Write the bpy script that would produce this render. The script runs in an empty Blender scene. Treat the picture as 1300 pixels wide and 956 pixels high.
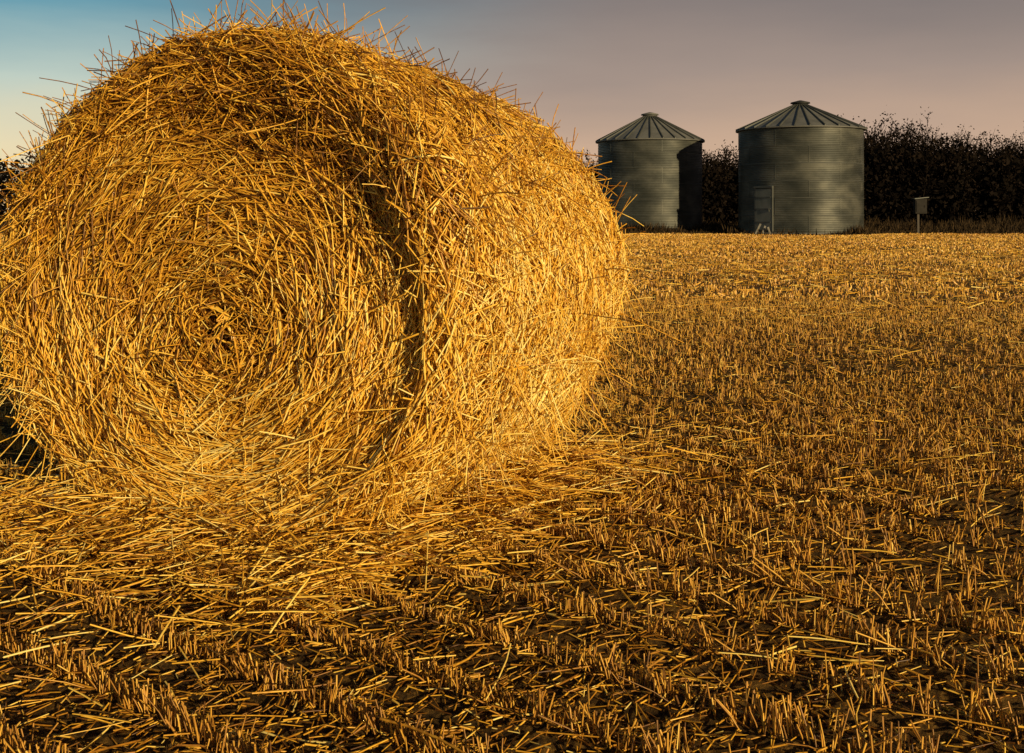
import bpy, math, numpy as np
from mathutils import Vector
rng=np.random.default_rng(7)
scene=bpy.context.scene
scene.view_settings.view_transform='Standard'
scene.view_settings.look='None'
scene.view_settings.exposure=0
F=1400.0; CAMH=1.05

# ------------------------------------------------------------ helpers
def link(ob,parent=None):
    scene.collection.objects.link(ob)
    if parent: ob.parent=parent
    return ob
def empty(name,loc=(0,0,0)):
    e=bpy.data.objects.new(name,None); e.location=loc; e.empty_display_size=0.3
    return link(e)
def mesh_np(name,V,Q,mat,rnd=None,parent=None,smooth=True):
    me=bpy.data.meshes.new(name)
    V=np.ascontiguousarray(V,dtype=np.float32); Q=np.ascontiguousarray(Q,dtype=np.int32)
    me.vertices.add(len(V)); me.vertices.foreach_set('co',V.ravel())
    k=Q.shape[1]
    me.loops.add(Q.size); me.loops.foreach_set('vertex_index',Q.ravel())
    me.polygons.add(len(Q)); me.polygons.foreach_set('loop_start',np.arange(0,Q.size,k,dtype=np.int32))
    me.polygons.foreach_set('loop_total',np.full(len(Q),k,dtype=np.int32))
    me.update(calc_edges=True)
    me.polygons.foreach_set('use_smooth',np.full(len(Q),smooth,dtype=bool))
    if rnd is not None:
        at=me.attributes.new('rnd','FLOAT','POINT'); at.data.foreach_set('value',np.ascontiguousarray(rnd,dtype=np.float32))
    me.materials.append(mat); me.validate()
    return link(bpy.data.objects.new(name,me),parent)
def straws(P,W,rnd,m=3):
    N,K,_=P.shape
    if W.ndim==1: W=np.repeat(W[:,None],K,1)
    T=np.gradient(P,axis=1); T/=np.linalg.norm(T,axis=2,keepdims=True)+1e-9
    ref=rng.normal(size=(N,1,3)); ref/=np.linalg.norm(ref,axis=2,keepdims=True)
    n=np.cross(T,np.repeat(ref,K,1)); n/=np.linalg.norm(n,axis=2,keepdims=True)+1e-9
    b=np.cross(T,n)
    V=np.empty((N,K,m,3))
    for j in range(m):
        a=2*math.pi*j/m
        V[:,:,j]=P+W[:,:,None]*(math.cos(a)*n+math.sin(a)*b)
    idx=np.arange(N*K*m).reshape(N,K,m)
    qs=[]
    mm=m if m>2 else 1
    for j in range(mm):
        j2=(j+1)%m
        qs.append(np.stack([idx[:,:-1,j],idx[:,:-1,j2],idx[:,1:,j2],idx[:,1:,j]],-1).reshape(-1,4))
    return V.reshape(-1,3),np.concatenate(qs),np.repeat(rnd,K*m)
class Acc:
    def __init__(s): s.V=[];s.Q=[];s.R=[];s.n=0
    def add(s,t):
        V,Q,R=t; s.V.append(V); s.Q.append(Q+s.n); s.R.append(R); s.n+=len(V)
    def make(s,name,mat,parent=None,smooth=True):
        return mesh_np(name,np.concatenate(s.V),np.concatenate(s.Q),mat,np.concatenate(s.R),parent,smooth)
def wav(P,scale,seed,octs=3):
    r=np.random.default_rng(seed); out=0; amp=1; tot=0
    for o in range(octs):
        for i in range(4):
            d=r.normal(size=P.shape[-1]); d/=np.linalg.norm(d)
            out=out+amp*np.sin((P@d)*scale*r.uniform(.7,1.4)+r.uniform(0,6.28)); tot+=amp
        scale*=2.1; amp*=.55
    return out/tot*2.0
def quads(C,size,rnd):
    N=len(C); a=rng.normal(size=(N,3)); a/=np.linalg.norm(a,axis=1,keepdims=True)
    b=np.cross(a,rng.normal(size=(N,3))); b/=np.linalg.norm(b,axis=1,keepdims=True)
    a=a*size[:,None]; b=b*size[:,None]*.6
    V=np.stack([C-a,C+b,C+a,C-b],1).reshape(-1,3)
    return V,np.arange(N*4).reshape(N,4),np.repeat(rnd,4)

# ------------------------------------------------------------ materials
def newmat(name):
    m=bpy.data.materials.new(name); m.use_nodes=True
    nt=m.node_tree; return m,nt,nt.nodes['Principled BSDF']
def ramp(nt,stops):
    r=nt.nodes.new('ShaderNodeValToRGB'); e=r.color_ramp.elements
    e[0].position=stops[0][0]; e[0].color=(*stops[0][1],1)
    e[1].position=stops[-1][0]; e[1].color=(*stops[-1][1],1)
    for p,c in stops[1:-1]:
        x=e.new(p); x.color=(*c,1)
    return r
def straw_mat(name,stops,rough=.42,spec=.5,nscale=60):
    m,nt,b=newmat(name)
    at=nt.nodes.new('ShaderNodeAttribute'); at.attribute_name='rnd'
    tc=nt.nodes.new('ShaderNodeNewGeometry')
    no=nt.nodes.new('ShaderNodeTexNoise'); no.inputs['Scale'].default_value=nscale; no.inputs['Detail'].default_value=2
    nt.links.new(tc.outputs['Position'],no.inputs['Vector'])
    mr=nt.nodes.new('ShaderNodeMapRange'); mr.inputs[3].default_value=-.16; mr.inputs[4].default_value=.16
    mr.inputs[1].default_value=.25; mr.inputs[2].default_value=.75
    nt.links.new(no.outputs['Fac'],mr.inputs[0])
    ad=nt.nodes.new('ShaderNodeMath'); ad.operation='ADD'
    nt.links.new(at.outputs['Fac'],ad.inputs[0]); nt.links.new(mr.outputs[0],ad.inputs[1])
    r=ramp(nt,stops); nt.links.new(ad.outputs[0],r.inputs[0])
    nt.links.new(r.outputs[0],b.inputs['Base Color'])
    b.inputs['Roughness'].default_value=rough
    b.inputs['Specular IOR Level'].default_value=spec
    return m
M_straw=straw_mat('straw',[(0,(.09,.032,.004)),(.3,(.40,.165,.014)),(.6,(.84,.44,.038)),(.85,(.96,.64,.12)),(1,(.96,.74,.24))],rough=.40,spec=.42)
M_stub=straw_mat('stubble',[(0,(.12,.048,.008)),(.35,(.46,.205,.026)),(.7,(.78,.42,.058)),(1,(.92,.62,.15))],rough=.5)
M_weed=straw_mat('dry_weeds',[(0,(.010,.007,.004)),(.5,(.030,.019,.010)),(1,(.09,.055,.023))],rough=.9,spec=.1,nscale=3)
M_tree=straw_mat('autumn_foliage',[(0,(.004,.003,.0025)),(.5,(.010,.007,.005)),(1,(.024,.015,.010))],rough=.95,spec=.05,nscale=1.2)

def noise_color_mat(name,stops,scale,rough=.9,bump=.0,bscale=30,metal=0,stretch=(1,1,1),spec=.5):
    m,nt,b=newmat(name)
    tc=nt.nodes.new('ShaderNodeTexCoord'); mp=nt.nodes.new('ShaderNodeMapping'); mp.inputs['Scale'].default_value=stretch
    nt.links.new(tc.outputs['Object'],mp.inputs[0])
    no=nt.nodes.new('ShaderNodeTexNoise'); no.inputs['Scale'].default_value=scale; no.inputs['Detail'].default_value=6
    nt.links.new(mp.outputs[0],no.inputs['Vector'])
    r=ramp(nt,stops); nt.links.new(no.outputs['Fac'],r.inputs[0]); nt.links.new(r.outputs[0],b.inputs['Base Color'])
    b.inputs['Roughness'].default_value=rough; b.inputs['Metallic'].default_value=metal
    b.inputs['Specular IOR Level'].default_value=spec
    if bump:
        n2=nt.nodes.new('ShaderNodeTexNoise'); n2.inputs['Scale'].default_value=bscale; n2.inputs['Detail'].default_value=5
        nt.links.new(mp.outputs[0],n2.inputs['Vector'])
        bp=nt.nodes.new('ShaderNodeBump'); bp.inputs['Strength'].default_value=bump; bp.inputs['Distance'].default_value=.02
        nt.links.new(n2.outputs['Fac'],bp.inputs['Height']); nt.links.new(bp.outputs[0],b.inputs['Normal'])
    return m
M_core=noise_color_mat('bale_core',[(.3,(.04,.018,.004)),(.7,(.15,.07,.014))],40,bump=.8,bscale=90)
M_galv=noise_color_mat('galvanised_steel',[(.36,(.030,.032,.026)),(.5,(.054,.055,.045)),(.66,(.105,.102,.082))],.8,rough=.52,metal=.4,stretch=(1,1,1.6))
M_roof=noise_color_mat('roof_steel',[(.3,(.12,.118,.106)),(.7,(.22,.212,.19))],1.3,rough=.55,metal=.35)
M_rib=noise_color_mat('roof_rib_steel',[(.3,(.05,.052,.046)),(.7,(.085,.085,.075))],2,rough=.6,metal=.3)
M_cap=noise_color_mat('cap_steel',[(.3,(.02,.02,.02)),(.7,(.05,.05,.045))],2,rough=.6,metal=.3)
M_door=noise_color_mat('door_steel',[(.3,(.085,.09,.075)),(.7,(.14,.14,.12))],2,rough=.6,metal=.2)
M_conc=noise_color_mat('concrete',[(.3,(.10,.09,.08)),(.7,(.18,.165,.14))],3,rough=.9)
M_wood=noise_color_mat('weathered_wood',[(.3,(.10,.09,.075)),(.7,(.22,.195,.16))],6,rough=.8,stretch=(1,1,.1))
M_post=noise_color_mat('post_wood',[(.3,(.045,.035,.025)),(.7,(.09,.07,.05))],6,rough=.8,stretch=(1,1,.1))
M_box=noise_color_mat('painted_box',[(.3,(.014,.012,.010)),(.7,(.028,.023,.018))],6,rough=.8,spec=.2)

m,nt,b=newmat('soil_with_chaff'); M_soil=m
geo=nt.nodes.new('ShaderNodeNewGeometry')
n1=nt.nodes.new('ShaderNodeTexNoise'); n1.inputs['Scale'].default_value=42; n1.inputs['Detail'].default_value=8; n1.inputs['Roughness'].default_value=.75
n2=nt.nodes.new('ShaderNodeTexNoise'); n2.inputs['Scale'].default_value=.5; n2.inputs['Detail'].default_value=4
for n in (n1,n2): nt.links.new(geo.outputs['Position'],n.inputs['Vector'])
r1=ramp(nt,[(.37,(.038,.021,.009)),(.51,(.115,.064,.019)),(.66,(.42,.23,.048))])
r2=ramp(nt,[(.3,(.7,.7,.7)),(.7,(1.2,1.15,1.1))])
nt.links.new(n1.outputs['Fac'],r1.inputs[0]); nt.links.new(n2.outputs['Fac'],r2.inputs[0])
mx=nt.nodes.new('ShaderNodeMixRGB'); mx.blend_type='MULTIPLY'; mx.inputs[0].default_value=1
nt.links.new(r1.outputs[0],mx.inputs[1]); nt.links.new(r2.outputs[0],mx.inputs[2]); nt.links.new(mx.outputs[0],b.inputs['Base Color'])
b.inputs['Roughness'].default_value=.95; b.inputs['Specular IOR Level'].default_value=.15
bp=nt.nodes.new('ShaderNodeBump'); bp.inputs['Strength'].default_value=1.0; bp.inputs['Distance'].default_value=.03
nt.links.new(n1.outputs['Fac'],bp.inputs['Height']); nt.links.new(bp.outputs[0],b.inputs['Normal'])

# ------------------------------------------------------------ ground
RD=np.array([-.77,.638]); RP=np.array([.638,.77]); ROW=.255
def gz(x,y):
    P=np.stack([x,y],-1); p=P@RP+.03*np.sin((P@RD)*.9)
    d=np.hypot(x,y); fade=np.clip(1-(d-8)/10,0,1)
    return fade*(.018*np.cos(2*math.pi*p/ROW)+.011*wav(P,3.0,3))+.02*np.clip(1-d/60,0,1)*wav(P,.5,5,2)
def axis_coords(lo,hi,step,far):
    a=np.arange(lo,hi,step); g=[];s=step;v=hi
    while v<far: g.append(v); s*=1.18; v+=s
    g.append(far); h=[];s=step;v=lo-step
    while v>-far: h.append(v); s*=1.18; v-=s
    h.append(-far)
    return np.concatenate([np.array(h)[::-1],a,np.array(g)])
xs=axis_coords(-5,7,.035,1800); ys=axis_coords(.6,11,.035,1800)
X,Y=np.meshgrid(xs,ys); Z=gz(X,Y)
V=np.stack([X,Y,Z],-1).reshape(-1,3); ny,nx=X.shape
I=np.arange(nx*ny).reshape(ny,nx)
Q=np.stack([I[:-1,:-1],I[:-1,1:],I[1:,1:],I[1:,:-1]],-1).reshape(-1,4)
mesh_np('ground',V,Q,M_soil)

# ------------------------------------------------------------ bale
TH=math.radians(25)
AX=np.array([math.sin(TH),math.cos(TH),0]); AC=np.array([math.cos(TH),-math.sin(TH),0]); UP=np.array([0,0,1.])
BR=.815; BL=1.46; BC=.07; SX=1.13
CB=np.array([-.995,3.60,BR-.035])
s1=BR-BC; s2=s1+math.pi/2*BC; s3=s2+BL-2*BC; s4=s3+math.pi/2*BC; s5=s4+BR-BC
def sst(x): x=np.clip(x,0,1); return x*x*(3-2*x)
def bale(t,ph,off):
    t=np.asarray(t,float); 
    r=np.where(t<s1,t,np.where(t<s2,s1+BC*np.sin(np.clip((t-s1)/BC,0,math.pi/2)),np.where(t<s3,BR,np.where(t<s4,s1+BC*np.cos(np.clip((t-s3)/BC,0,math.pi/2)),s5-t))))
    a=np.where(t<s1,0,np.where(t<s2,BC*(1-np.cos(np.clip((t-s1)/BC,0,math.pi/2))),np.where(t<s3,BC+t-s2,np.where(t<s4,BL-BC+BC*np.sin(np.clip((t-s3)/BC,0,math.pi/2)),BL))))
    nr=np.where(t<s1,0,np.where(t<s2,np.sin(np.clip((t-s1)/BC,0,math.pi/2)),np.where(t<s3,1,np.where(t<s4,np.cos(np.clip((t-s3)/BC,0,math.pi/2)),0))))
    na=np.where(t<s2,-np.sqrt(np.clip(1-nr**2,0,1)),np.where(t<s3,0,np.sqrt(np.clip(1-nr**2,0,1))))
    L=np.stack([r*np.cos(ph),r*np.sin(ph),a],-1)
    face=1-sst((t-s1)/(s2-s1)); q=r/BR
    rag=1+.35*np.sin(3*ph+.7)+.25*np.sin(7*ph)
    rim=.034*sst((q-.80)/.16)*(.6+.4*np.cos(ph-.1))*rag
    dish=-.045*np.exp(-((q-.76)/.17)**2)*(.5+.5*np.cos(ph-.2))
    ledge=-.05*q*np.sin(ph)+.055*np.exp(-((q-.65)/.3)**2)*np.clip(-np.cos(ph-.1),0,1)
    lump=.038*wav(L,4.0,11,3)+face*(.009*np.sin(r*2*math.pi/.14+ph+1.5*np.sin(ph*2))+dish+ledge-.01)+rim*(face)+(1-face)*.03*np.exp(-((t-s2-.55)/.45)**2)
    o=off+lump
    sh=np.where(t<s1,np.clip(1-q*q,0,1),0)
    r=r+nr*o; a=a+na*o
    return CB+(r*np.cos(ph)*SX+sh*.09)[...,None]*AC+(r*np.sin(ph)-sh*.11)[...,None]*UP+a[...,None]*AX
def clampz(P,zmin=.012):
    z=P[...,2]; P[...,2]=np.where(z<zmin+.03,zmin+.03*np.exp(np.clip((z-zmin-.03)/.03,-8,0)),z); return P
BALE=empty('round_straw_bale',(0,0,0))
tt=np.linspace(0.02,s5-.02,130); pp=np.linspace(0,2*math.pi,181)
Tm,Pm=np.meshgrid(tt,pp); V=clampz(bale(Tm,Pm,-.036),0).reshape(-1,3)
I=np.arange(Tm.size).reshape(Tm.shape); Q=np.stack([I[:-1,:-1],I[:-1,1:],I[1:,1:],I[1:,:-1]],-1).reshape(-1,4)
mesh_np('straw_core',V,Q,M_core,parent=BALE)
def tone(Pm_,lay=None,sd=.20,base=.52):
    v=base+rng.normal(size=len(Pm_))*sd+.16*wav(Pm_,5,21,2)-.28*np.clip((Pm_[:,2]-.85)/.7,0,1)  # straws coloured darker towards the bale top, standing in for shade there
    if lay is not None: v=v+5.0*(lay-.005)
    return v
def surf_straws(N,t0,ph0,dev,ln,lay,w,K=5,wr=.0022,base=.52,m=3,slope=.09):
    s=np.linspace(-.5,.5,K)[None,:]*ln[:,None]
    rr=np.where(t0<BR,np.maximum(t0,.13),np.where(t0>s4,np.maximum(s5-t0,.13),BR))
    T=t0[:,None]+np.sin(dev)[:,None]*s; PH=ph0[:,None]+np.cos(dev)[:,None]*s/rr[:,None]
    neg=T<0.01; PH=np.where(neg,PH+math.pi,PH); T=np.where(neg,.02-T,T)
    T=np.clip(T,.01,s5-.01)
    off=lay[:,None]+(rng.normal(size=N)*slope)[:,None]*s
    Pc=bale(T,PH,off)
    mid=K//2; tan=Pc[:,mid+1]-Pc[:,mid-1]; tan/=np.linalg.norm(tan,axis=1,keepdims=True)+1e-9
    Ps=Pc[:,mid:mid+1]+tan[:,None,:]*s[:,:,None]
    P=Pc*(1-w[:,None,None])+Ps*w[:,None,None]
    P=clampz(P)
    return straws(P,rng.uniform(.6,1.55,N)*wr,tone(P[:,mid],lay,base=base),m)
acc=Acc()
N=16500; r0=np.sqrt(rng.uniform(0,1,N))*(BR+.0)
big=rng.uniform(size=N)<.12
acc.add(surf_straws(N,r0,rng.uniform(0,6.283,N),np.where(big,rng.uniform(-1.5,1.5,N),rng.normal(size=N)*np.clip(.38+.25*(1-r0/.35),.38,1.0)),
    np.clip(rng.gamma(4,.055,N),.05,.48)*np.clip(.35+r0*1.6,.3,1),rng.uniform(-.034,.036,N),rng.uniform(0,.8,N),base=.49,slope=.11))
N=19500
dev=np.where(rng.uniform(size=N)<.6,rng.normal(size=N)*.5,rng.uniform(-1.5,1.5,N))
acc.add(surf_straws(N,rng.uniform(s1+.03,s4,N),rng.uniform(-1.7,3.6,N),dev,np.clip(rng.gamma(5,.042,N),.07,.40),
    rng.uniform(-.034,.032,N),rng.beta(1.3,2.4,N),base=.72))  # side straws paler than the face: sunlit brightness put into their colour
N=500; r0=np.sqrt(rng.uniform(0,1,N))*BR
acc.add(surf_straws(N,r0,rng.uniform(0,6.283,N),rng.normal(size=N)*.5,rng.uniform(.06,.22,N),rng.uniform(-.02,.028,N),rng.uniform(0,.4,N),wr=.0042,base=.50,m=2))
N=900
acc.add(surf_straws(N,rng.uniform(s1,s4,N),rng.uniform(-1.7,3.6,N),rng.normal(size=N)*.7,rng.uniform(.05,.2,N),rng.uniform(-.02,.03,N),rng.uniform(0,.5,N),wr=.0042,base=.68,m=2))
N=3000; r0=np.sqrt(rng.uniform(0,1,N))*BR
acc.add(surf_straws(N,s5-r0,rng.uniform(0,6.283,N),rng.normal(size=N)*.4,rng.uniform(.1,.35,N),rng.uniform(-.01,.03,N),rng.uniform(0,.6,N),wr=.0032))
def fly(N,tlo,thi,plo,phi_,lo,hi,out=.5):
    t0=rng.uniform(tlo,thi,N); ph=rng.uniform(plo,phi_,N)
    P0=bale(t0,ph,np.full(N,-.01)); P1=bale(t0,ph,np.full(N,.03)); n=P1-P0; n/=np.linalg.norm(n,axis=1,keepdims=True)
    d=n*out*rng.uniform(.2,1.3,N)[:,None]+rng.normal(size=(N,3))*.5
    tn=bale(t0,ph+.05*np.sign(rng.normal(size=N)),np.full(N,-.01))-P0; tn/=np.linalg.norm(tn,axis=1,keepdims=True)
    d+=tn*1.0; d/=np.linalg.norm(d,axis=1,keepdims=True)
    dn=np.sum(d*n,1,keepdims=True); d=np.where(dn<.05,d+n*(.15-dn),d)
    ln=lo+(hi-lo)*rng.uniform(0,1,N)**1.7; s=np.linspace(0,1,5)[None,:]*ln[:,None]
    P=P0[:,None]+d[:,None]*s[:,:,None]; P[:,:,2]-=(s**2)*rng.uniform(0,1.2,N)[:,None]
    P+=(rng.normal(size=(N,1,3))*(s**2)[:,:,None]*.6)
    P=clampz(P)
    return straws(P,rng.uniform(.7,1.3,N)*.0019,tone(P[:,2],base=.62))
acc.add(fly(3000,s1-.05,s4,.3,2.9,.06,.23,.55))
acc.add(fly(1500,s1-.1,s2+.3,1.0,2.9,.06,.25,.6))
acc.add(fly(2300,s2,s4,-1.2,.7,.07,.25,.6))
acc.add(fly(900,s1-.1,s2+.2,2.6,4.2,.07,.24,.55))
acc.add(fly(1300,.1,s1,0,6.28,.06,.20,.28))
acc.add(fly(1900,s1-.10,s2+.05,0,6.28,.06,.24,.4))
acc.make('straw_strands',M_straw,BALE)

# ------------------------------------------------------------ stubble
def in_bale(x,y,mg=0.0):
    dx=x-CB[0]; dy=y-CB[1]
    a=dx*AX[0]+dy*AX[1]; c=dx*AC[0]+dy*AC[1]
    return (a>.0-mg)&(a<BL+mg)&(abs(c)<.45+mg)
ac=Acc()
def stub(lo,hi,step,stems,w,K,m,jit,hmin=.026,hmax=.062,ls=.14):
    q=np.arange(-75,60,step); k=np.arange(-60,345)
    qq,kk=np.meshgrid(q,k); qq=qq.ravel()+rng.uniform(-.5,.5,qq.size)*step; kk=kk.ravel()
    p=kk*ROW-.03*np.sin(qq*.9)+.008*np.sin(qq*3.1+kk*1.7)
    x=qq*RD[0]+p*RP[0]; y=qq*RD[1]+p*RP[1]
    keep=(y>=lo)&(y<hi)&(abs(x)<y*.49+2.2)&(~in_bale(x,y,-.05))
    x=x[keep];y=y[keep]
    P2=np.stack([x,y],-1); den=wav(P2,2.6,31,3)
    keep=rng.uniform(size=len(x))<np.clip(.90+.45*den,.25,1)
    x=x[keep];y=y[keep]; hc=rng.uniform(.7,1.25,len(x))
    lx=rng.normal(size=(len(x),2))*.15
    x=np.repeat(x,stems)+rng.normal(size=len(x)*stems)*jit; y=np.repeat(y,stems)+rng.normal(size=len(y)*stems)*jit
    N=len(x); h=rng.uniform(hmin,hmax,N)*np.repeat(hc,stems)*(1+.28*wav(np.stack([x,y],-1),1.6,35,2))
    lean=rng.normal(size=(N,2))*ls+np.repeat(lx,stems,0); z=gz(x,y)-.008
    flat=rng.uniform(size=N)<.08; lean[flat]*=5
    s=np.linspace(0,1,K)
    P=np.empty((N,K,3))
    for i,t in enumerate(s):
        P[:,i,0]=x+lean[:,0]*h*t*(.6+.4*t); P[:,i,1]=y+lean[:,1]*h*t*(.6+.4*t); P[:,i,2]=z+h*t*1.1
    W=np.repeat(rng.uniform(.75,1.35,N)[:,None]*w,K,1)
    tn=.52+rng.normal(size=N)*.2+.12*wav(np.stack([x,y],-1),.8,41,3)
    ac.add(straws(P,W,tn,m))
stub(1.3,6.5,.020,7,.0019,3,3,.012)
stub(6.5,13,.028,5,.0029,2,3,.014)
stub(13,26,.065,4,.0060,2,2,.024)
stub(26,54.2,.11,3,.012,2,2,.045)
ac.make('wheat_stubble',M_stub)

# ------------------------------------------------------------ loose straw
def loose(x,y,z0,z1,llo,lhi,wr,K=4,base=.55,tilt=.13):
    N=len(x); az=rng.uniform(0,6.283,N); ln=llo+(lhi-llo)*rng.uniform(0,1,N)**1.4; el=rng.normal(size=N)*tilt
    z=gz(x,y)+rng.uniform(z0,z1,N)
    s=np.linspace(-.5,.5,K)[None]*ln[:,None]
    bend=rng.normal(size=N)*.5
    P=np.stack([x[:,None]+np.cos(az)[:,None]*s-np.sin(az)[:,None]*s*s*bend[:,None],y[:,None]+np.sin(az)[:,None]*s+np.cos(az)[:,None]*s*s*bend[:,None],z[:,None]+np.sin(el)[:,None]*s-.25*s*s],-1)
    P[...,2]=np.maximum(P[...,2],gz(P[...,0],P[...,1])+.004)
    return straws(P,rng.uniform(.7,1.5,N)*wr,base+rng.normal(size=N)*.22)
al=Acc()
N=10500; a=rng.uniform(-.15,BL+.15,N); side=rng.uniform(size=N)
e=np.abs(rng.normal(size=N))*.30
c=rng.uniform(-.75,.8,N)
front=side<.52
aa=np.where(front,-e+.03,a); cc=np.where(front,c,np.where(side<.86,.42+e,-.42-e))
x=CB[0]+AX[0]*aa+AC[0]*cc; y=CB[1]+AX[1]*aa+AC[1]*cc
al.add(loose(x,y,.005,.08,.06,.26,.0020,base=.56,tilt=.2))
N=60000; x=rng.uniform(-6,8,N); y=rng.uniform(1.4,12,N)
P2=np.stack([x,y],-1); pr=.045+.24*np.clip(wav(P2,1.5,51,3)-.05,0,1)+.45*np.exp(-((P2@RP-2.80)/.55)**2)*(.3+.7*np.clip(wav(P2,2.2,55,2)+.35,0,1))
kp=(rng.uniform(size=N)<pr)&(abs(x)<y*.5+1)&(~in_bale(x,y,-.05))
x=x[kp];y=y[kp]; al.add(loose(x,y,.004,.055,.05,.24,.0019,base=.58))
N=70000; y=1.4+10*rng.uniform(0,1,N)**1.2; x=rng.uniform(-.5,.5,N)*y+rng.uniform(-1,1,N)
kp=~in_bale(x,y,-.05); x=x[kp];y=y[kp]; al.add(loose(x,y,.002,.012,.012,.07,.0016,K=2,base=.38,tilt=.2))
N=30000; y=rng.uniform(11,50,N); x=rng.uniform(-.5,.5,N)*y
kp=rng.uniform(size=N)<.25+.5*np.clip(wav(np.stack([x,y],-1),.5,57,3),0,1); x=x[kp];y=y[kp]
al.add(loose(x,y,.02,.06,.12,.32,.005,K=2,base=.5))
al.make('loose_straw',M_straw)

# ------------------------------------------------------------ silos
def revolve(name,prof,seg,mat,parent,loc=(0,0,0),smooth=True):
    prof=np.array(prof); a=np.linspace(0,2*math.pi,seg,endpoint=False)
    V=np.stack([prof[:,0][:,None]*np.cos(a),prof[:,0][:,None]*np.sin(a),np.repeat(prof[:,1][:,None],seg,1)],-1).reshape(-1,3)+np.array(loc)
    I=np.arange(len(prof)*seg).reshape(len(prof),seg); J=np.roll(I,-1,1)
    Q=np.stack([I[:-1],J[:-1],J[1:],I[1:]],-1).reshape(-1,4)
    return mesh_np(name,V,Q,mat,None,parent,smooth)
def boxes(name,lst,mat,parent=None,bev=.0):
    V=[];Q=[];n=0
    for c,d,rz,*rest in lst:
        ry=rest[0] if rest else 0
        u=np.array([[sx,sy,sz] for sx in(-.5,.5) for sy in(-.5,.5) for sz in(-.5,.5)])*np.array(d)
        cr,sr=math.cos(ry),math.sin(ry); u=np.stack([u[:,0]*cr+u[:,2]*sr,u[:,1],-u[:,0]*sr+u[:,2]*cr],-1)
        cz,sz_=math.cos(rz),math.sin(rz); u=np.stack([u[:,0]*cz-u[:,1]*sz_,u[:,0]*sz_+u[:,1]*cz,u[:,2]],-1)+np.array(c)
        V.append(u); Q+= [[n+i for i in f] for f in ((0,1,3,2),(4,6,7,5),(0,4,5,1),(2,3,7,6),(0,2,6,4),(1,5,7,3))]; n+=8
    o=mesh_np(name,np.concatenate(V),np.array(Q),mat,None,parent,False)
    if bev:
        b=o.modifiers.new('bev','BEVEL'); b.width=bev; b.segments=2
    return o
def silo(loc,D,He,Hp,capmat,rot=0):
    R=D/2; e=empty('grain_silo',loc)
    revolve('foundation',[(0,.0),(R+.12,.0),(R+.12,.12),(R-.1,.13)],72,M_conc,e)
    prof=[]; pitch=.085; z=.13
    while z<He:
        prof.append((R+.0085*math.cos(2*math.pi*(z-.13)/pitch)+ (.006 if int((z-.13)/.82)%2 else 0),z)); z+=pitch/5
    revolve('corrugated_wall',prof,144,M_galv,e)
    sl=[]
    nb=int((He-.13)/.82)+1
    for k in range(nb):
        z0=.13+k*.82; z1=min(z0+.82,He)
        for j in range(6):
            a=2*math.pi*(j+(k%2)*.5)/6+rot
            sl.append(((math.cos(a)*(R+.012),math.sin(a)*(R+.012),(z0+z1)/2),(.012,.045,z1-z0-.02),a))
    boxes('wall_seams',sl,M_galv,e)
    for k in range(1,nb):
        z0=.13+k*.82
        if z0<He-.2: revolve('ring_joint',[(R+.008,z0-.02),(R+.018,z0-.012),(R+.018,z0+.012),(R+.008,z0+.02)],96,M_rib,e)
    rc=.36
    revolve('cone_roof',[(R-.05,He-.03),(R+.14,He-.06),(R+.15,He-.02),(rc,Hp-.22),(rc-.05,Hp-.22)],96,M_roof,e,smooth=False)
    V=[];Q=[];n=0;nr=28
    for j in range(nr):
        a=2*math.pi*(j+.5)/nr; t=np.array([-math.sin(a),math.cos(a),0]); o=np.array([math.cos(a),math.sin(a),0])
        A=o*(R+.15)+UP*(He-.015); B=o*rc+UP*(Hp-.215)
        V+= [A-t*.035,A+t*.035,A+UP*.07+t*.02,A+UP*.07-t*.02,B-t*.03,B+t*.03,B+UP*.05+t*.02,B+UP*.05-t*.02]
        Q+= [[n+i for i in f] for f in ((0,3,2,1),(4,5,6,7),(1,2,6,5),(0,4,7,3),(3,7,6,2))]; n+=8
    mesh_np('roof_ribs',np.array(V),np.array(Q),M_rib,None,e,False)
    revolve('vent_cap',[(rc+.02,Hp-.24),(rc+.02,Hp-.10),(rc+.12,Hp-.12),(rc+.10,Hp-.06),(.06,Hp+.04),(0.001,Hp+.045)],32,capmat,e)
    return e
def px(x,d): return (x-650)/F*d
def zz(y,d): return CAMH+(270-y)/F*d
d2=54.5; R2=155/F*d2/2; s2l=(px(1016,d2),d2,-.02)
d1=59.5; R1=132/F*d1/2; s1l=(px(825,d1),d1,-.02)
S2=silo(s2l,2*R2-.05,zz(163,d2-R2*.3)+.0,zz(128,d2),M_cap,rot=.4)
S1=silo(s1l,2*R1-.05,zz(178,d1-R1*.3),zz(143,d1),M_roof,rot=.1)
R2-=.025
ang=-math.pi/2-math.radians(34)-math.atan2(s2l[0],s2l[1])
def radial(r,da,z):
    a=ang+da; return (math.cos(a)*r,math.sin(a)*r,z)
boxes('door_panel',[(radial(R2+.03,0,1.22),(.06,.92,1.96),ang)],M_door,S2)
boxes('door_frame',[(radial(R2+.04,-.158,1.22),(.12,.07,2.08),ang),(radial(R2+.04,.158,1.22),(.12,.07,2.08),ang),(radial(R2+.04,0,2.29),(.14,1.06,.09),ang),(radial(R2+.075,0,1.25),(.03,.84,.05),ang),(radial(R2+.075,0,.62),(.03,.84,.05),ang),(radial(R2+.075,0,1.8),(.03,.84,.05),ang),(radial(R2+.10,.11,1.2),(.06,.03,.16),ang)],M_rib,S2)
LB=empty('leaning_boards',(0,0,0))
bl=[]
for i,(dx,h,t) in enumerate([(0,.55,.45),(.22,.42,.35),(.42,.36,-.3)]):
    bl.append(((s2l[0]-2.6+dx,s2l[1]-2.3-.25*dx*4,h/2*math.cos(t)+.03),(.09,.03,h),0.1*i,t))
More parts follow.
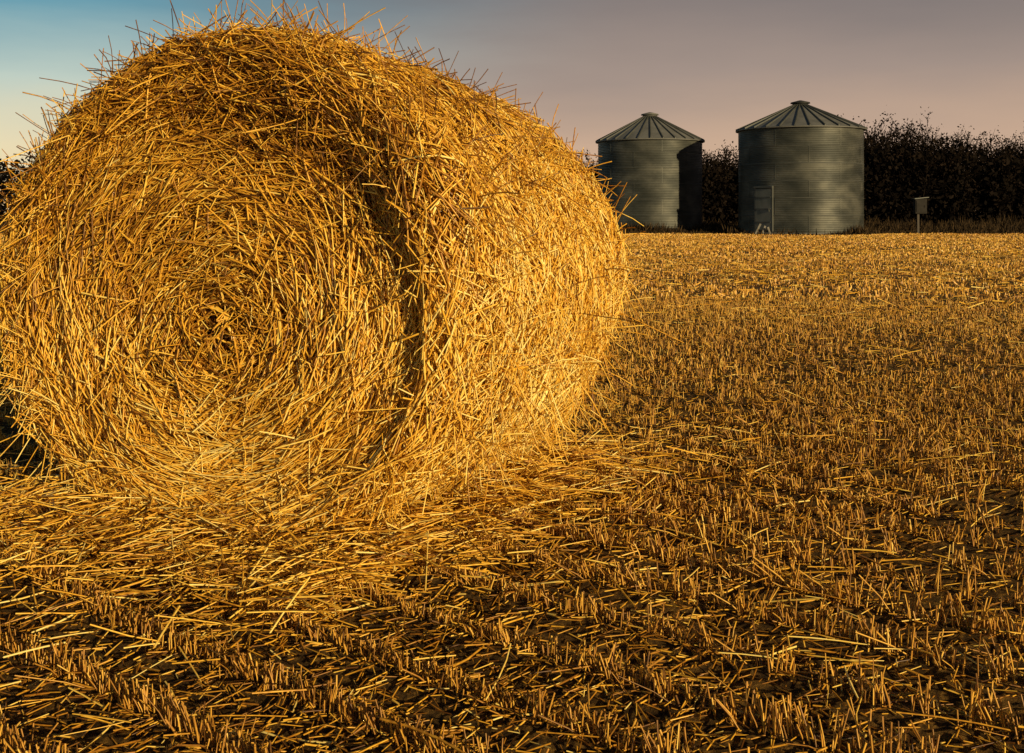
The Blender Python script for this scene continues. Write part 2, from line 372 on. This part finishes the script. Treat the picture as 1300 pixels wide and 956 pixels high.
boxes('boards',bl,M_wood,LB)
dU=54.0
UB=empty('utility_box',(px(1168,dU),dU,0))
boxes('post',[((-.10,0,.5),(.10,.10,1.02),0)],M_post,UB)
boxes('cabinet',[((0,0,1.36),(.56,.34,.72),0)],M_box,UB,.01)
boxes('cabinet_door',[((0,-.185,1.36),(.46,.02,.56),0),((.16,-.205,1.36),(.04,.03,.10),0)],M_box,UB)
boxes('sloped_lid',[((0,-.02,1.765),(.70,.46,.035),0,-.10)],M_door,UB)

# ------------------------------------------------------------ tree line
px_h=[-300,-60,0,20,200,500,700,757,890,938,1000,1095,1130,1170,1200,1230,1260,1300,1500,1900]
py_h=[160,160,160,172,195,200,196,190,178,174,160,142,136,140,146,154,164,154,150,150]
tb=Acc(); tl=Acc()
for i in range(480):
    y=rng.uniform(66,80); X_=rng.uniform(-.95,.95) if i<90 else rng.uniform(-.1,.64)
    x=X_*y; pxx=650+F*X_
    edge=rng.uniform(.80,1.01)
    H=(CAMH+(270-np.interp(pxx,px_h,py_h))/F*y)*edge
    nl=9; n2=75 
    az=rng.uniform(0,6.283,nl); sp=rng.uniform(.15,.5,nl)*H*.5; hh=H*rng.uniform(.5,.9,nl)
    s=np.linspace(0,1,5)
    P=np.empty((nl,5,3))
    for j,t in enumerate(s):
        P[:,j,0]=x+np.cos(az)*sp*t**1.2; P[:,j,1]=y+np.sin(az)*sp*t**1.2; P[:,j,2]=hh*t
    P[:,1:-1]+=rng.normal(size=(nl,3,3))*.12
    tb.add(straws(P,np.outer(rng.uniform(.04,.09,nl),np.linspace(1,.2,5)),rng.uniform(.1,.6,nl)))
    li=rng.integers(0,nl,n2); tt_=rng.uniform(.15,1,n2); 
    B=np.stack([x+np.cos(az[li])*sp[li]*tt_**1.2,y+np.sin(az[li])*sp[li]*tt_**1.2,hh[li]*tt_],-1)
    d=rng.normal(size=(n2,3))*.6; d[:,2]=abs(d[:,2])*.8+.6; d/=np.linalg.norm(d,axis=1,keepdims=True)
    ln=rng.uniform(.4,1.1,n2)
    P=B[:,None]+d[:,None]*(np.array([0,.5,1])[None,:,None]*ln[:,None,None]); P[:,1]+=rng.normal(size=(n2,3))*.06
    tb.add(straws(P,np.outer(rng.uniform(.016,.03,n2),[1,.7,.35]),rng.uniform(.1,.8,n2)))
    nlf=int(rng.uniform(650,950)); ti=rng.integers(0,n2,nlf)
    C=P[ti,1]+d[ti]*(rng.uniform(-.3,.5,nlf)*ln[ti])[:,None]+rng.normal(size=(nlf,3))*.22
    C[:,2]=np.maximum(C[:,2],.05)
    tl.add(quads(C,rng.uniform(.04,.11,nlf),rng.uniform(.0,.9,nlf)+rng.normal()*.16))
T=empty('tree_row',(0,0,0))
tb.make('branches',M_tree,T); tl.make('leaves',M_tree,T,False)
N=90000; C=np.stack([rng.uniform(-60,56,N),rng.uniform(64,78,N),rng.uniform(0,1,N)**1.1],-1)
Hh=CAMH+(270-np.interp(650+F*C[:,0]/C[:,1],px_h,py_h))/F*C[:,1]
C[:,2]*=Hh*np.clip(.68+.12*wav(C[:,:2],.8,77,2),.3,.88)
V_,Q_,R_=quads(C,rng.uniform(.10,.22,N),rng.uniform(0,.7,N)); mesh_np('undergrowth',V_,Q_,M_tree,R_,None,False)
# ------------------------------------------------------------ weeds
w=Acc()
N=60000; x=rng.uniform(-40,50,N); y=54.0+np.abs(rng.normal(size=N))*6+.5*np.sin(x*.7)
inS=(np.hypot(x-s2l[0],y-s2l[1])<R2+.05)|(np.hypot(x-s1l[0],y-s1l[1])<R1+.1)
kp=~inS; x=x[kp];y=y[kp];N=len(x)
h=np.clip(.34+.25*wav(np.stack([x,y],-1),.9,61,3),.10,1.0)*rng.uniform(.6,1.3,N)*np.clip(.30+(y-54)/5,.3,1.5)
d=rng.normal(size=(N,2))*.3
P=np.stack([np.stack([x+d[:,0]*h*t,y+d[:,1]*h*t,h*t],-1) for t in (0,.55,1)],1)
w.add(straws(P,np.outer(rng.uniform(.014,.03,N),[1,.8,.2]),rng.uniform(.1,.9,N),2))
for (sl_,RR) in ((s2l,R2),(s1l,R1)):
    N=2600; a=rng.uniform(0,6.283,N); r=RR+.15+np.abs(rng.normal(size=N))*.35; x=sl_[0]+np.cos(a)*r; y=sl_[1]+np.sin(a)*r
    h=np.clip(.25+.22*wav(np.stack([x,y],-1),2.0,63,2),.06,.8)*rng.uniform(.5,1.3,N); d=rng.normal(size=(N,2))*.3
    P=np.stack([np.stack([x+d[:,0]*h*t,y+d[:,1]*h*t,h*t],-1) for t in (0,.55,1)],1)
    w.add(straws(P,np.outer(rng.uniform(.014,.03,N),[1,.8,.2]),rng.uniform(.2,1,N),2))
w.make('weeds',M_weed)

# ------------------------------------------------------------ sun
az=math.radians(37); el=math.radians(12)
sd=Vector((math.sin(az)*math.cos(el),-math.cos(az)*math.cos(el),math.sin(el)))
sl=bpy.data.lights.new('sun','SUN'); sl.energy=5.0; sl.angle=math.radians(.6); sl.color=(1,.80,.45)
so=link(bpy.data.objects.new('sun',sl)); so.rotation_euler=sd.to_track_quat('Z','Y').to_euler(); so.location=(10,-20,8)

# ------------------------------------------------------------ sky
W=bpy.data.worlds.new('World'); scene.world=W; W.use_nodes=True; nt=W.node_tree; nt.nodes.clear()
N_=nt.nodes.new; Lk=nt.links.new
out=N_('ShaderNodeOutputWorld'); bg=N_('ShaderNodeBackground'); bg.inputs['Strength'].default_value=.1; Lk(bg.outputs[0],out.inputs[0])
sky=N_('ShaderNodeTexSky'); sky.sky_type='NISHITA'; sky.sun_disc=False; sky.sun_elevation=el; sky.sun_rotation=math.atan2(sd.x,sd.y)
tc=N_('ShaderNodeTexCoord'); sep=N_('ShaderNodeSeparateXYZ'); Lk(tc.outputs['Generated'],sep.inputs[0])
def math_(op,a,b=None,clamp=False):
    n=N_('ShaderNodeMath'); n.operation=op; n.use_clamp=clamp
    for i,v in enumerate((a,b)):
        if v is None: continue
        if isinstance(v,(int,float)): n.inputs[i].default_value=v
        else: Lk(v,n.inputs[i])
    return n.outputs[0]
mp=N_('ShaderNodeMapping'); mp.inputs['Scale'].default_value=(1.2,1.2,6); Lk(tc.outputs['Generated'],mp.inputs[0])
cn=N_('ShaderNodeTexNoise'); cn.inputs['Scale'].default_value=2.4; cn.inputs['Detail'].default_value=6; Lk(mp.outputs[0],cn.inputs['Vector'])
cl=math_('SUBTRACT',cn.outputs['Fac'],.5)
elv=math_('ADD',sep.outputs['Z'],math_('MULTIPLY',cl,.07))
def rampw(stops,fac):
    r=ramp(nt,stops); Lk(fac,r.inputs[0]); return r.outputs[0]
right=rampw([(0,(.76,.49,.31)),(.06,(.63,.425,.30)),(.12,(.39,.295,.25)),(.20,(.205,.178,.175)),(.32,(.07,.07,.085)),(1,(.02,.03,.05))],elv)
left=rampw([(0,(.92,.64,.34)),(.06,(.90,.76,.48)),(.11,(.56,.66,.58)),(.18,(.13,.35,.45)),(.32,(.03,.10,.16)),(1,(.015,.03,.06))],elv)
hx=math_('DIVIDE',sep.outputs['X'],math_('SQRT',math_('ADD',math_('MULTIPLY',sep.outputs['X'],sep.outputs['X']),math_('ADD',math_('MULTIPLY',sep.outputs['Y'],sep.outputs['Y']),1e-5))))
hx=math_('ADD',hx,math_('MULTIPLY',cl,.25))
mr=N_('ShaderNodeMapRange'); mr.interpolation_type='SMOOTHSTEP'; mr.inputs[1].default_value=.08; mr.inputs[2].default_value=-.42; Lk(hx,mr.inputs[0])
mix=N_('ShaderNodeMixRGB'); Lk(mr.outputs[0],mix.inputs[0]); Lk(right,mix.inputs[1]); Lk(left,mix.inputs[2])
sc=N_('ShaderNodeMixRGB'); sc.blend_type='MULTIPLY'; sc.inputs[0].default_value=1; Lk(mix.outputs[0],sc.inputs[1]); sc.inputs[2].default_value=(9,9,9,1)
ns=N_('ShaderNodeMixRGB'); ns.blend_type='MULTIPLY'; ns.inputs[0].default_value=1; Lk(sky.outputs[0],ns.inputs[1]); ns.inputs[2].default_value=(.04,.04,.04,1)
ad=N_('ShaderNodeMixRGB'); ad.blend_type='ADD'; ad.inputs[0].default_value=1; Lk(sc.outputs[0],ad.inputs[1]); Lk(ns.outputs[0],ad.inputs[2])
Lk(ad.outputs[0],bg.inputs[0])

# ------------------------------------------------------------ camera
cd=bpy.data.cameras.new('camera'); cd.sensor_width=36; cd.lens=36*F/1300; cd.clip_end=5000; cd.clip_start=.05
cd.shift_y=-208/1300
co=link(bpy.data.objects.new('camera',cd)); co.location=(0,0,CAMH); co.rotation_euler=(math.radians(90),0,0)
scene.camera=co
